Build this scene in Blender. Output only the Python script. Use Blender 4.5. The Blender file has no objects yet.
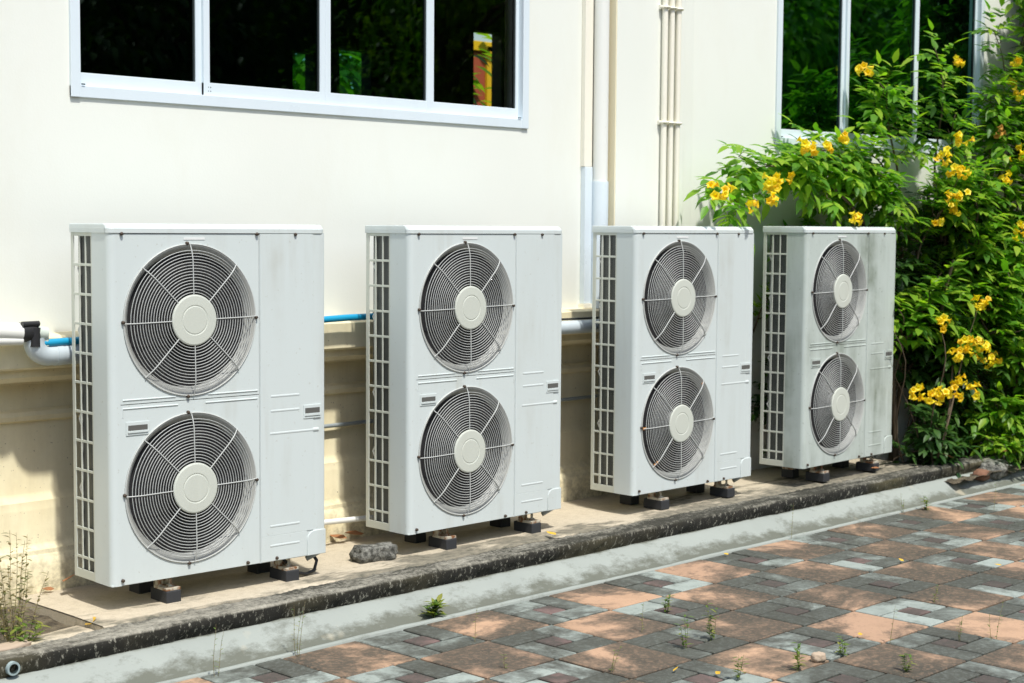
import bpy, math, random
from math import radians as R, pi as PI, sin, cos, tan
from mathutils import Vector, Matrix, noise, Euler
rnd = random.Random(7)
S = bpy.context.scene
C = S.collection

# ------------------------------------------------------------------ materials
def mat(name, color=(.5, .5, .5), rough=.6, metal=0.0, spec=.5):
    m = bpy.data.materials.new(name); m.use_nodes = True
    b = m.node_tree.nodes['Principled BSDF']
    b.inputs['Base Color'].default_value = (*color, 1)
    b.inputs['Roughness'].default_value = rough
    b.inputs['Metallic'].default_value = metal
    b.inputs['Specular IOR Level'].default_value = spec
    return m
class N:
    """short hand around one node tree"""
    def __init__(s, m):
        s.t = m.node_tree; s.b = s.t.nodes['Principled BSDF']
        s.tc = s.t.nodes.new('ShaderNodeTexCoord'); s.geo = s.t.nodes.new('ShaderNodeNewGeometry')
    def noise(s, scale, detail=4, rough=.55, coord='Object', vscale=None, off=None, dist=0):
        n = s.t.nodes.new('ShaderNodeTexNoise'); n.inputs['Scale'].default_value = scale
        n.inputs['Detail'].default_value = detail; n.inputs['Roughness'].default_value = rough
        n.inputs['Distortion'].default_value = dist
        src = s.geo.outputs['Position'] if coord == 'World' else s.tc.outputs['Object']
        if vscale or off:
            mp = s.t.nodes.new('ShaderNodeMapping')
            mp.inputs['Scale'].default_value = vscale or (1, 1, 1)
            mp.inputs['Location'].default_value = off or (0, 0, 0)
            s.t.links.new(src, mp.inputs['Vector']); src = mp.outputs['Vector']
        s.t.links.new(src, n.inputs['Vector']); return n.outputs['Fac']
    def voro(s, scale, coord='World', feature='F1'):
        n = s.t.nodes.new('ShaderNodeTexVoronoi'); n.inputs['Scale'].default_value = scale; n.feature = feature
        s.t.links.new(s.geo.outputs['Position'] if coord == 'World' else s.tc.outputs['Object'], n.inputs['Vector'])
        return n.outputs['Distance']
    def ramp(s, fac, stops):
        r = s.t.nodes.new('ShaderNodeValToRGB'); e = r.color_ramp.elements
        while len(e) < len(stops): e.new(.5)
        for k, (p, c) in enumerate(stops):
            e[k].position = p; e[k].color = (c, c, c, 1) if isinstance(c, (int, float)) else (*c, 1)
        s.t.links.new(fac, r.inputs['Fac']); return r.outputs['Color']
    def mix(s, fac, a, b, mode='MIX'):
        n = s.t.nodes.new('ShaderNodeMix'); n.data_type = 'RGBA'; n.blend_type = mode
        for sock, v in ((n.inputs['Factor'], fac), (n.inputs['A'], a), (n.inputs['B'], b)):
            if isinstance(v, (int, float)): sock.default_value = v if sock.type == 'VALUE' else (v, v, v, 1)
            elif isinstance(v, tuple): sock.default_value = (*v, 1)
            else: s.t.links.new(v, sock)
        return n.outputs['Result']
    def math(s, op, a, b=0.0, clamp=True):
        n = s.t.nodes.new('ShaderNodeMath'); n.operation = op; n.use_clamp = clamp
        for k, v in ((0, a), (1, b)):
            if isinstance(v, (int, float)): n.inputs[k].default_value = v
            else: s.t.links.new(v, n.inputs[k])
        return n.outputs[0]
    def sep(s, coord='World'):
        n = s.t.nodes.new('ShaderNodeSeparateXYZ')
        s.t.links.new(s.geo.outputs['Position'] if coord == 'World' else s.tc.outputs['Object'], n.inputs[0]); return n.outputs
    def color(s, c): s.t.links.new(c, s.b.inputs['Base Color'])
    def rough(s, c): s.t.links.new(c, s.b.inputs['Roughness'])
    def bump(s, h, strength=.3, dist=.01):
        n = s.t.nodes.new('ShaderNodeBump'); n.inputs['Strength'].default_value = strength; n.inputs['Distance'].default_value = dist
        s.t.links.new(h, n.inputs['Height']); s.t.links.new(n.outputs[0], s.b.inputs['Normal'])

def paint(name, col, dirt=(.35, .33, .25), amt=.25, rough=.38, lo=.5):
    m = mat(name, col, rough); n = N(m)
    a = n.noise(3.0, 5, .6, coord='World'); b = n.noise(60, 3, .6, coord='World')
    st = n.noise(9, 4, .6, coord='World', vscale=(1, 1, .12))
    d = n.math('MULTIPLY', n.ramp(st, [(lo, 0.0), (lo+.3, 1.0)]), n.ramp(a, [(.4, 0.0), (.7, 1.0)]))
    c = n.mix(n.math('MULTIPLY', d, amt), col, dirt)
    c = n.mix(n.math('MULTIPLY', n.ramp(b, [(.66, 0.0), (.74, 1.0)]), amt * .6), c, dirt)
    n.color(c); n.rough(n.ramp(a, [(.3, rough - .06), (.7, rough + .14)]))
    n.bump(n.noise(1.6, 2, .5, coord='World'), .05, .02)
    return m
M = {}
M['unit'] = paint('white_unit_enamel', (.60, .66, .645), amt=.55)
M['unit_streaked'] = paint('streaked_unit_enamel', (.50, .56, .52), dirt=(.15, .18, .13), amt=1.0, lo=.38)  # darker, greener enamel with dark vertical streaks
M['plastic'] = paint('ivory_plastic', (.56, .59, .52), amt=.3, rough=.45)
M['wire'] = mat('coated_wire', (.51, .53, .505), .45)
M['shroud'] = paint('dusty_shroud', (.36, .37, .345), dirt=(.2, .2, .17), amt=.6, rough=.6)
M['dark'] = mat('cabinet_interior', (.012, .012, .013), .8)
M['blade'] = mat('fan_blade_plastic', (.085, .087, .09), .5)
M['screw'] = mat('rusted_screw', (.07, .05, .035), .6, .3)
M['rubber'] = mat('black_rubber', (.028, .03, .033), .75)
M['label_white'] = mat('faded_sticker', (.75, .77, .75), .5)
M['seam'] = mat('seam_shadow_gap', (.10, .10, .09), .9)
m = mat('zinc_bracket', (.42, .38, .30), .5, .3); n = N(m)
n.color(n.mix(n.ramp(n.noise(40, 4, coord='World'), [(.45, 0.0), (.6, 1.0)]), (.5, .47, .38), (.22, .10, .04))); M['zinc'] = m
M['zinc'].node_tree.nodes['Principled BSDF'].inputs['Metallic'].default_value = 0
m = mat('coil_fins', (.06, .065, .06), .5, .4); n = N(m)
w = n.t.nodes.new('ShaderNodeTexWave'); w.inputs['Scale'].default_value = 90; w.bands_direction = 'Z'
n.t.links.new(n.tc.outputs['Object'], w.inputs['Vector'])
n.color(n.mix(w.outputs['Fac'], (.035, .04, .04), (.16, .17, .16))); M['coil'] = m

m = mat('cream_wall_render', (.8, .79, .7), .85); n = N(m)
a = n.noise(1.3, 5, .6, coord='World'); b = n.noise(9, 5, .6, coord='World'); z = n.sep()[2]
low = n.ramp(n.math('ADD', n.math('MULTIPLY', z, .5, False), n.math('MULTIPLY', b, .06), False), [(.585, 1.0), (.64, 0.0)])
c = n.mix(a, (.79, .805, .735), (.75, .775, .705))
c = n.mix(n.ramp(n.noise(2.2, 7, .7, coord='World', vscale=(1, 1, .35), off=(7, 0, 2)), [(.50, 0.0), (.74, .26)]), c, (.68, .67, .55))
c = n.mix(n.math('MULTIPLY', low, n.ramp(b, [(.4, 0.0), (.75, .45)])), c, (.62, .52, .36))
n.color(c); n.bump(n.mix(.5, n.noise(140, 4, .6, coord='World'), n.noise(14, 4, .6, coord='World')), .22, .004); M['wall'] = m
m = mat('yellow_cream_plinth_paint', (.76, .68, .46), .8); n = N(m)
a = n.noise(2.5, 6, .65, coord='World'); b = n.noise(30, 5, .7, coord='World'); z = n.sep()[2]
c = n.mix(n.ramp(a, [(.35, 0.0), (.65, 1.0)]), (.82, .75, .52), (.76, .67, .43))
stk = n.noise(7, 5, .6, coord='World', vscale=(1, 1, .15))
c = n.mix(n.math('MULTIPLY', n.ramp(stk, [(.45, 0.0), (.75, 1.0)]), .4), c, (.42, .35, .20))
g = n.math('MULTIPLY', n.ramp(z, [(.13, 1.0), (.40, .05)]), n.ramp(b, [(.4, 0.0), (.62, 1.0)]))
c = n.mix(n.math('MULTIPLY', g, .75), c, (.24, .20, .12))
c = n.mix(n.ramp(n.noise(75, 2, .5, coord='World'), [(.70, 0.0), (.76, .7)]), c, (.2, .15, .09))
n.color(c); n.bump(b, .25, .003); M['plinth'] = m
M['lit_column_side'] = mat('column_side_warm_light', (.84, .76, .54), .85)  # warm light on the column's left side, put into its colour

m = mat('weathered_slab', (.5, .44, .34), .9); n = N(m)
a = n.noise(2.2, 7, .65, coord='World'); b = n.noise(26, 6, .7, coord='World'); f = n.noise(160, 3, .6, coord='World'); yy = n.sep()[1]
c = n.mix(a, (.58, .50, .37), (.46, .41, .31)); c = n.mix(n.ramp(b, [(.45, 0.0), (.7, .5)]), c, (.33, .28, .20))
c = n.mix(n.ramp(f, [(.3, .35), (.5, 0.0)]), c, (.2, .17, .12))
# algae creeping back from the kerb
e = n.math('ADD', n.math('MULTIPLY', n.math('ADD', n.math('SUBTRACT', 5.20, yy, False), n.math('MULTIPLY', n.math('SUBTRACT', n.sep()[0], 4.6, False), .035, False), False), 2.4, False), n.math('MULTIPLY', n.math('SUBTRACT', n.noise(2.6, 8, .68, coord='World', vscale=(.7, 1.8, 1)), .5, False), 3.0, False), False)
c = n.mix(n.math('MULTIPLY', n.ramp(e, [(.32, 0.0), (.56, 1.0)]), n.ramp(b, [(.3, 1.0), (.66, .5)])), c, (.07, .07, .05))
n.color(c); n.bump(n.mix(.5, b, f), .5, .004); M['slab'] = m

m = mat('algae_black_kerb', (.1, .1, .08), .95); n = N(m)
b = n.noise(55, 7, .78, coord='World', vscale=(1, 1, .45)); a = n.noise(5, 8, .72, coord='World', vscale=(.5, 2.2, 1)); z = n.sep()[2]; xx = n.sep()[0]
hi = n.math('ADD', n.ramp(z, [(.124, 0.0), (.145, 1.0)]), n.math('SUBTRACT', a, .5, False))
xr = n.t.nodes.new('ShaderNodeMapRange'); xr.inputs['From Min'].default_value = 3.6; xr.inputs['From Max'].default_value = 6.0; n.t.links.new(xx, xr.inputs['Value'])
tv = n.math('ADD', n.math('ADD', n.math('MULTIPLY', a, .55, False), n.math('MULTIPLY', b, .45, False), False), n.math('MULTIPLY', xr.outputs[0], -.085, False), False)
top = n.mix(n.ramp(tv, [(.40, 0.0), (.50, .55), (.60, 1.0)]), (.035, .034, .024), (.40, .38, .31))
face = n.mix(n.ramp(b, [(.555, 0.0), (.62, 1.0)]), (.018, .017, .012), (.34, .33, .27))
face = n.mix(n.math('MULTIPLY', n.ramp(n.noise(1.3, 3, .5, coord='World'), [(.5, 0.0), (.7, 1.0)]), .6), face, (.12, .105, .05))
c = n.mix(n.ramp(hi, [(.48, 0.0), (.82, 1.0)]), face, top)
n.color(c); n.bump(b, .9, .008); M['kerb'] = m

m = mat('pale_gutter_concrete', (.5, .5, .46), .85); n = N(m)
a = n.noise(3, 6, .6, coord='World'); b = n.noise(7, 8, .75, coord='World', vscale=(1, 1.6, 1)); y2 = n.sep()[1]
c = n.mix(a, (.34, .37, .335), (.25, .275, .25))
d = n.math('ADD', n.math('MULTIPLY', n.ramp(y2, [(.463, 0.0), (.4655, 1.0), (.472, .55), (.478, 0.0)]), 1.0), n.math('SUBTRACT', b, .5, False))
r_ = n.t.nodes.new('ShaderNodeMapRange'); r_.inputs['From Min'].default_value = 4.60; r_.inputs['From Max'].default_value = 4.80
n.t.links.new(y2, r_.inputs['Value'])
d = n.math('ADD', n.ramp(r_.outputs[0], [(.06, .05), (.10, .85), (.28, .72), (.48, .42), (.68, .08), (.9, .05), (.97, .5)]), n.math('MULTIPLY', n.math('SUBTRACT', b, .5, False), 2.2, False), False)
c = n.mix(n.math('MULTIPLY', n.ramp(d, [(.15, 0.0), (.62, 1.0)]), .88), c, (.10, .105, .078))
c = n.mix(n.ramp(n.noise(5, 3, .5, coord='World', off=(3, 1, 0)), [(.66, 0.0), (.74, .5)]), c, (.52, .46, .33))
n.color(c); n.bump(n.noise(60, 5, .7, coord='World'), .35, .003); M['gutter'] = m

def tile_mat(name, c1, c2, stain=(.052, .047, .036), tonew=.16):
    m = mat(name, c1, .8); n = N(m)
    at = n.t.nodes.new('ShaderNodeAttribute'); at.attribute_name = 'tone'
    a = n.noise(9, 6, .65, coord='World'); b = n.noise(70, 4, .65, coord='World')
    c = n.mix(at.outputs['Fac'], c1, c2)
    c = n.mix(n.ramp(a, [(.45, 0.0), (.75, .45)]), c, tuple(x * .5 for x in c1))
    big = n.noise(1.25, 9, .66, coord='World', off=(.9, 2.6, 0), dist=.5)
    mid = n.noise(11, 7, .72, coord='World', off=(5, 1, 0)); fine = n.noise(45, 5, .7, coord='World')
    v = n.math('ADD', n.math('MULTIPLY', n.math('SUBTRACT', big, .51, False), 2.3, False), n.math('ADD', n.math('MULTIPLY', n.math('SUBTRACT', .5, at.outputs['Fac'], False), tonew, False), .5, False), False)
    v = n.math('ADD', v, n.math('MULTIPLY', n.math('SUBTRACT', mid, .5, False), .42, False), False)
    st = n.ramp(v, [(.30, .05), (.41, .60), (.51, .90), (.72, .98)])
    st = n.math('MULTIPLY', st, n.ramp(fine, [(.28, .62), (.52, 1.0)]))
    c = n.mix(st, c, n.mix(mid, tuple(x*1.45 for x in stain), tuple(x*.65 for x in stain)))
    c = n.mix(n.ramp(b, [(.58, 0.0), (.72, .45)]), c, (.07, .06, .045))
    c = n.mix(n.math('MULTIPLY', n.ramp(fine, [(.62, 0.0), (.70, .35)]), st), c, (.22, .21, .17))
    n.color(c); n.bump(n.mix(.5, b, n.noise(14, 5, .6, coord='World')), .6, .004); return m
M['tile_orange'] = tile_mat('terracotta_tile', (.52, .33, .205), (.42, .265, .17), (.050, .045, .033))
M['tile_grey'] = tile_mat('grey_tile', (.19, .215, .19), (.33, .375, .34), (.048, .049, .038), .30)
M['tile_red'] = tile_mat('maroon_tile', (.20, .125, .11), (.15, .10, .09), (.052, .046, .038))
m = mat('joint_soil', (.05, .045, .03), .95); n = N(m)
n.color(n.mix(n.noise(20, 5, coord='World'), (.035, .035, .02), (.13, .12, .07))); n.bump(n.noise(50, 4, coord='World'), .8, .01); M['joint'] = m
m = mat('garden_soil', (.1, .08, .05), .95); n = N(m)
n.color(n.mix(n.ramp(n.noise(14, 6, .7, coord='World'), [(.4, 0.0), (.65, 1.0)]), (.045, .035, .022), (.17, .14, .09))); n.bump(n.noise(40, 5, coord='World'), .9, .02); M['soil'] = m
m = mat('short_lawn', (.05, .1, .02), .95); n = N(m)
n.color(n.mix(n.noise(3, 6, coord='World'), (.04, .085, .015), (.09, .12, .035))); M['lawn'] = m
m = mat('rough_stone', (.2, .2, .18), .95); n = N(m)
n.color(n.mix(n.ramp(n.noise(35, 6, .7, coord='World'), [(.4, 0.0), (.62, 1.0)]), (.06, .06, .05), (.33, .33, .29))); n.bump(n.noise(60, 5, .7, coord='World'), 1, .02); M['stone'] = m
M['alu'] = paint('white_aluminium', (.68, .76, .80), dirt=(.4, .4, .38), amt=.15, rough=.3)
M['gasket'] = mat('dark_gasket', (.03, .04, .04), .6)
M['pvc_grey'] = paint('grey_pvc', (.50, .57, .60), dirt=(.3, .28, .2), amt=.35, rough=.4)
M['pvc_white'] = paint('white_pvc', (.76, .77, .72), dirt=(.5, .43, .3), amt=.35, rough=.45)
M['pipe_cream'] = paint('cream_painted_pipe', (.82, .79, .67), dirt=(.5, .4, .25), amt=.2, rough=.5)
M['pvc_old'] = paint('grimy_pvc', (.30, .38, .38), dirt=(.12, .12, .09), amt=1.0, rough=.7)
M['blue'] = mat('blue_pvc', (.01, .30, .52), .4)
M['tape'] = mat('black_tape', (.02, .02, .022), .45)
M['cable'] = mat('black_cable', (.012, .012, .012), .5)
M['clearplastic'] = mat('milky_fitting', (.55, .62, .55), .3)
M['steel_grey'] = mat('grey_conduit', (.30, .34, .35), .45)
# leaves
def leafmat(name, c1, c2, c3, trans=.35, rough=.45):
    m = mat(name, c1, rough); n = N(m)
    inf = n.t.nodes.new('ShaderNodeNewGeometry')
    c = n.ramp(inf.outputs['Random Per Island'], [(0.0, c1), (.45, c2), (1.0, c3)])
    n.color(c)
    tr = n.t.nodes.new('ShaderNodeBsdfTranslucent'); n.t.links.new(n.mix(1.0, c, (1.25, 1.5, .5), 'MULTIPLY'), tr.inputs['Color'])
    ms = n.t.nodes.new('ShaderNodeMixShader'); ms.inputs[0].default_value = trans
    n.t.links.new(n.b.outputs[0], ms.inputs[1]); n.t.links.new(tr.outputs[0], ms.inputs[2])
    n.t.links.new(ms.outputs[0], n.t.nodes['Material Output'].inputs['Surface']); return m
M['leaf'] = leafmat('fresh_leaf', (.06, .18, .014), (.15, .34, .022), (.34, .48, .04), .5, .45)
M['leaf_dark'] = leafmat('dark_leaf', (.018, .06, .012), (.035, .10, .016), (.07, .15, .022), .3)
M['weed_leaf'] = leafmat('weed_leaf', (.08, .16, .03), (.16, .24, .04), (.28, .28, .06))
M['weed_dry'] = leafmat('drying_leaf', (.10, .13, .04), (.20, .20, .08), (.30, .22, .10), .2)
M['petal'] = leafmat('yellow_petal', (.85, .50, .008), (.92, .64, .01), (.92, .74, .03), .3)
M['petal_old'] = mat('faded_petal', (.45, .24, .03), .8)
m = mat('brown_bark', (.12, .08, .05), .9); n = N(m)
n.color(n.mix(n.noise(30, 5, coord='World', vscale=(1, 1, .2)), (.05, .035, .02), (.19, .14, .09))); M['bark'] = m
M['stem_green'] = mat('green_stem', (.12, .15, .04), .7)
M['dry_stem'] = mat('dry_stem', (.22, .18, .08), .8)
M['leaf_yellow'] = mat('fallen_yellow_leaf', (.62, .38, .03), .7)
M['leaf_brown'] = mat('fallen_brown_leaf', (.30, .13, .05), .8)
M['hole'] = mat('pipe_bore', (.01, .02, .02), .9)
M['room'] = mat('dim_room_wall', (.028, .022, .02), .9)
M['yellow_paint'] = mat('yellow_paint', (.85, .55, .02), .6)
M['red_paint'] = mat('brick_red_paint', (.42, .09, .05), .7)
def glassmat(name, tint, refl, ior=1.5):
    m = bpy.data.materials.new(name); m.use_nodes = True; t = m.node_tree; t.nodes.clear()
    o = t.nodes.new('ShaderNodeOutputMaterial'); mx = t.nodes.new('ShaderNodeMixShader')
    tr = t.nodes.new('ShaderNodeBsdfTransparent'); tr.inputs[0].default_value = (*tint, 1)
    gl = t.nodes.new('ShaderNodeBsdfGlossy'); gl.inputs['Roughness'].default_value = .01; gl.inputs[0].default_value = (*refl, 1)
    fr = t.nodes.new('ShaderNodeFresnel'); fr.inputs[0].default_value = ior
    t.links.new(fr.outputs[0], mx.inputs[0]); t.links.new(tr.outputs[0], mx.inputs[1]); t.links.new(gl.outputs[0], mx.inputs[2]); t.links.new(mx.outputs[0], o.inputs[0])
    return m
M['glass'] = glassmat('dark_green_glass', (.10, .30, .24), (.75, 1.0, .9))
M['glass_green'] = glassmat('teal_glass', (.10, .30, .24), (.38, .85, .72), 2.4)
M['glass_clear'] = glassmat('clear_glass', (.72, .72, .6), (1, 1, 1), 1.3)

# ------------------------------------------------------------------ mesh builder
class MB:
    def __init__(s): s.v = []; s.f = []; s.m = []; s.sm = []
    def add(s, vs, fs, mi=0, smooth=False):
        o = len(s.v); s.v += [tuple(p) for p in vs]
        for f in fs: s.f.append(tuple(o + i for i in f)); s.m.append(mi); s.sm.append(smooth)
    def box(s, x0, x1, y0, y1, z0, z1, mi=0):
        s.add([(x0,y0,z0),(x1,y0,z0),(x1,y1,z0),(x0,y1,z0),(x0,y0,z1),(x1,y0,z1),(x1,y1,z1),(x0,y1,z1)],
              [(0,3,2,1),(4,5,6,7),(0,1,5,4),(1,2,6,5),(2,3,7,6),(3,0,4,7)], mi)
    def tube(s, pts, r, seg=8, mi=0, cap=True, closed=False):
        pts = [Vector(p) for p in pts]; n = len(pts); rings = []; prev = None
        for i, p in enumerate(pts):
            if closed: d = pts[(i+1) % n] - pts[i-1]
            else: d = pts[min(i+1, n-1)] - pts[max(i-1, 0)]
            d.normalize()
            if prev is None:
                a = Vector((0,0,1)) if abs(d.z) < .9 else Vector((1,0,0)); u = d.cross(a).normalized()
            else:
                u = (prev - d * prev.dot(d)); u = u.normalized() if u.length > 1e-6 else d.orthogonal().normalized()
            prev = u; w = d.cross(u); rr = r[i] if isinstance(r, (list, tuple)) else r
            rings.append([p + (u*cos(2*PI*k/seg) + w*sin(2*PI*k/seg))*rr for k in range(seg)])
        vs = [q for rg in rings for q in rg]; fs = []
        for i in range(n if closed else n-1):
            j = (i+1) % n
            for k in range(seg): k2 = (k+1) % seg; fs.append((i*seg+k, i*seg+k2, j*seg+k2, j*seg+k))
        s.add(vs, fs, mi, True)
        if cap and not closed: s.add(rings[0], [tuple(range(seg-1, -1, -1))], mi); s.add(rings[-1], [tuple(range(seg))], mi)
    def lathe(s, prof, c, seg=48, mi=0, axis='Y', smooth=True):
        """prof: (radius, depth along axis)"""
        vs = []
        for r, d in prof:
            for k in range(seg):
                a = 2*PI*k/seg
                vs.append((c[0]+r*cos(a), c[1]+d, c[2]+r*sin(a)) if axis == 'Y' else (c[0]+r*cos(a), c[1]+r*sin(a), c[2]+d))
        fs = []
        for i in range(len(prof)-1):
            for k in range(seg): k2 = (k+1) % seg; fs.append((i*seg+k, (i+1)*seg+k, (i+1)*seg+k2, i*seg+k2))
        s.add(vs, fs, mi, smooth)
    def disc(s, c, r, seg=24, mi=0, axis='Y'):
        vs = [((c[0]+r*cos(2*PI*k/seg), c[1], c[2]+r*sin(2*PI*k/seg)) if axis == 'Y' else (c[0]+r*cos(2*PI*k/seg), c[1]+r*sin(2*PI*k/seg), c[2])) for k in range(seg)]
        s.add(vs, [tuple(range(seg))], mi)
    def build(s, name, mats, parent=None, bevel=0, loc=None, segs=2):
        me = bpy.data.meshes.new(name); me.from_pydata(s.v, [], s.f)
        for mm in (mats if isinstance(mats, (list, tuple)) else [mats]): me.materials.append(mm)
        me.polygons.foreach_set('material_index', s.m); me.polygons.foreach_set('use_smooth', s.sm); me.update()
        o = bpy.data.objects.new(name, me); C.objects.link(o)
        if parent: o.parent = parent
        if loc: o.location = loc
        if bevel:
            md = o.modifiers.new('Bevel', 'BEVEL'); md.width = bevel; md.segments = segs; md.limit_method = 'ANGLE'; md.angle_limit = R(40); md.harden_normals = False
        return o
def tag(o, label, cat, group=None):
    o['label'] = label; o['category'] = cat
    if group: o['group'] = group
    return o
def thing(name, label, cat, loc=(0,0,0), rz=0, group=None):
    o = bpy.data.objects.new(name, None); o.empty_display_size = .2; C.objects.link(o)
    o.location = loc; o.rotation_euler = (0, 0, rz); return tag(o, label, cat, group)
def struct(o): o['kind'] = 'structure'; return o
def copy_tree(o, parent=None):
    c = o.copy(); C.objects.link(c)
    if parent: c.parent = parent
    for ch in list(o.children): copy_tree(ch, c)
    return c

# ------------------------------------------------------------------ condensing unit
W, D, H = .958, .284, 1.293
FX, FZ, FR = .340, (.968, .334), .281
def arc(cx, cy, r, a0, a1, n): return [(cx + r*cos(a0+(a1-a0)*k/n), cy + r*sin(a0+(a1-a0)*k/n)) for k in range(n+1)]
def plate_hole(mb, x0, x1, z0, z1, cx, cz, r, y, mi=0):
    angs = [2*PI*k/72 for k in range(72)]
    angs += [math.atan2(z-cz, x-cx) % (2*PI) for x in (x0, x1) for z in (z0, z1)]
    angs = sorted(set(round(a, 6) for a in angs)); inn = []; out = []
    for a in angs:
        c, s = cos(a), sin(a); t = 1e9
        if c > 1e-9: t = min(t, (x1-cx)/c)
        if c < -1e-9: t = min(t, (x0-cx)/c)
        if s > 1e-9: t = min(t, (z1-cz)/s)
        if s < -1e-9: t = min(t, (z0-cz)/s)
        inn.append((cx+r*c, y, cz+r*s)); out.append((cx+t*c, y, cz+t*s))
    n = len(angs); mb.add(inn+out, [(k, (k+1) % n, n+(k+1) % n, n+k) for k in range(n)], mi)
def make_unit(name, label):
    t = thing(name, label, 'air conditioner', group='outdoor air conditioner units in a row along the wall')
    E_, K = M['unit'], M['dark']
    # casing: left post wrapping the corner, right side, floor pan, dark inside
    b = MB()
    def sheet(pl, z0, z1, mi=0, smooth=True):
        n = len(pl); b.add([(x, y, z0) for x, y in pl] + [(x, y, z1) for x, y in pl], [(k, k+1, n+k+1, n+k) for k in range(n-1)], mi, smooth)
    sheet([(0, .125), (0, .026)] + arc(.026, .026, .026, PI, 1.5*PI, 8)[1:] + [(.0414, 0)], .0, H)
    sheet([(.645, .006), (.645, 0), (.93, 0)] + arc(W-.008, .008, .008, -PI/2, 0, 5) + [(W, D)], .0, H)
    b.box(.0015, W-.002, .004, D-.002, .0, .004)                      # pan
    b.box(.003, .006, .20, .275, .004, .02, 0)
    casing = b.build('casing', [E_, K], t)
    b = MB(); b.box(.06, W-.004, .03, D-.03, .006, H-.002); b.build('inner_box', K, casing)
    b = MB(); b.box(.0415, .6445, .0075, .009, .66, .675); b.box(.635, .652, .0075, .009, .006, H-.004); b.build('seam_backing', M['seam'], casing)
    # front fan panels
    for k, (z0, z1) in enumerate(((.6685, H-.003), (.002, .6655))):
        b = MB(); b_y = .0005
        plate_hole(b, .0412, .6425, z0, z1, FX, FZ[k], FR+.004, b_y)
        b.add([(.0425, b_y, z0), (.6425, b_y, z0), (.6425, .007, z0), (.0425, .007, z0)], [(0, 1, 2, 3)]); b.add([(.0425, b_y, z1), (.6425, b_y, z1), (.6425, .007, z1), (.0425, .007, z1)], [(3, 2, 1, 0)])
        if k == 0:
            b.tube([(.05, .0005, .683), (.27, .0005, .683)], .003, 8); b.tube([(.41, .0005, .683), (.635, .0005, .683)], .003, 8)
        else:
            b.tube([(.05, .0005, .652), (.28, .0005, .652)], .003, 8); b.tube([(.40, .0005, .652), (.635, .0005, .652)], .003, 8)
            b.tube([(.05, .0015, .652), (.05, .0015, .62)], .003, 6); b.tube([(.635, .0015, .652), (.635, .0015, .62)], .003, 6)
        p = b.build('fan_panel', E_, t)
        if k == 1:
            b = MB(); b.box(.062, .158, -.0025, .0, .553, .602, 0); b.box(.070, .150, -.0035, -.0023, .570, .590, 1); b.box(.068, .152, -.006, -.0024, .562, .570, 0)
            b.build('recessed_grip', [E_, M['seam']], p, .0015)
        else:
            b = MB(); b.box(.31, .40, -.0012, .0, 1.268, 1.277); b.build('sticker', M['label_white'], p)
    # service panel with pressed ribs and slot
    b = MB(); b.box(.6475, .8985, -.0025, .006, .1025, H-.003); b.box(.6475, .866, -.0025, .006, .002, .1025)
    for x0, x1, z in ((.695, .83, .655), (.695, .83, .597), (.69, .925, .508), (.69, .83, .140), (.69, .83, .062)):
        b.tube([(x0, .0065, z), (x1, .0065, z-.0)], .0105, 16)
    sp = b.build('service_panel', E_, t, .001)
    b = MB(); b.box(.850, .935, -.005, -.0005, .556, .610, 0); b.box(.857, .928, -.0062, -.0048, .576, .598, 1); b.box(.855, .930, -.008, -.0048, .566, .576, 0)
    b.build('recessed_grip', [E_, M['seam']], sp, .0015)
    # valve cover at the lower right corner
    b = MB(); pl = [(.868, .0), (.947, .0), (.947, .100), (.905, .100)] + [(.905 + .037*cos(a), .063 + .037*sin(a)) for a in (PI/2+.4, PI/2+.8, PI/2+1.2)] + [(.868, .063)]
    n = len(pl); b.add([(x, -.004, z) for x, z in pl] + [(x, .012, z) for x, z in pl], [tuple(range(n))] + [(k, n+k, n+(k+1) % n, (k+1) % n) for k in range(n)])
    b.box(W-.012, W+.0015, -.003, .09, .0, .099)
    vc = b.build('valve_cover', E_, t, .002)
    # lid
    b = MB(); o_ = .0035
    def outline(inf, ins):
        r = .028
        return [(-o_+ins, D+o_), (-o_+ins, .02+inf)] + arc(r-o_+ins, r-o_+inf, r, PI, 1.5*PI, 6) + arc(W+o_-r-ins, r-o_+inf, r, 1.5*PI, 2*PI, 6) + [(W+o_-ins, D+o_)]
    lv = [(H, 0, 0), (H+.016, 0, 0), (H+.030, .012, .001), (H+.034, .022, .003)]
    vs = []; n = len(outline(0, 0))
    for z, inf, ins in lv: vs += [(x, y, z) for x, y in outline(inf, ins)]
    fs = [(i*n+k, i*n+(k+1) % n, (i+1)*n+(k+1) % n, (i+1)*n+k) for i in range(3) for k in range(n)] + [tuple(3*n+k for k in range(n)), tuple(n-1-k for k in range(n))]
    b.add(vs, fs); b.build('lid', E_, t, .0015)
    # side grille
    b = MB(); ys = [.125, .1335, .171, .1785, .217, .2245, .263, D]
    b.box(.0, .004, ys[0], ys[1], 0, H); b.box(0, .004, ys[6], ys[7], 0, H)
    for k in (2, 4): b.box(0, .004, ys[k], ys[k+1], .035, 1.28)
    zt = 1.280
    edges = [zt - .1095*k for k in range(12)]
    b.box(0.0004, .0044, ys[1], ys[6], zt, H)
    for k in range(1, 12): b.box(.0006, .0046, ys[1], ys[6], edges[k]-.001, edges[k]+.009)
    b.box(.0004, .0044, ys[1], ys[6], 0, .033)
    b.build('side_grille', M['plastic'], t, .0012)
    b = MB(); b.box(.012, .034, .03, .248, .01, H-.01); b.box(.034, W-.02, .228, .248, .01, H-.01); b.build('coil', M['coil'], t)
    b = MB(); b.tube([(.008, .232, .02), (.009, .230, .5), (.008, .234, .9), (.009, .229, H-.02)], .004, 6)
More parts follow.
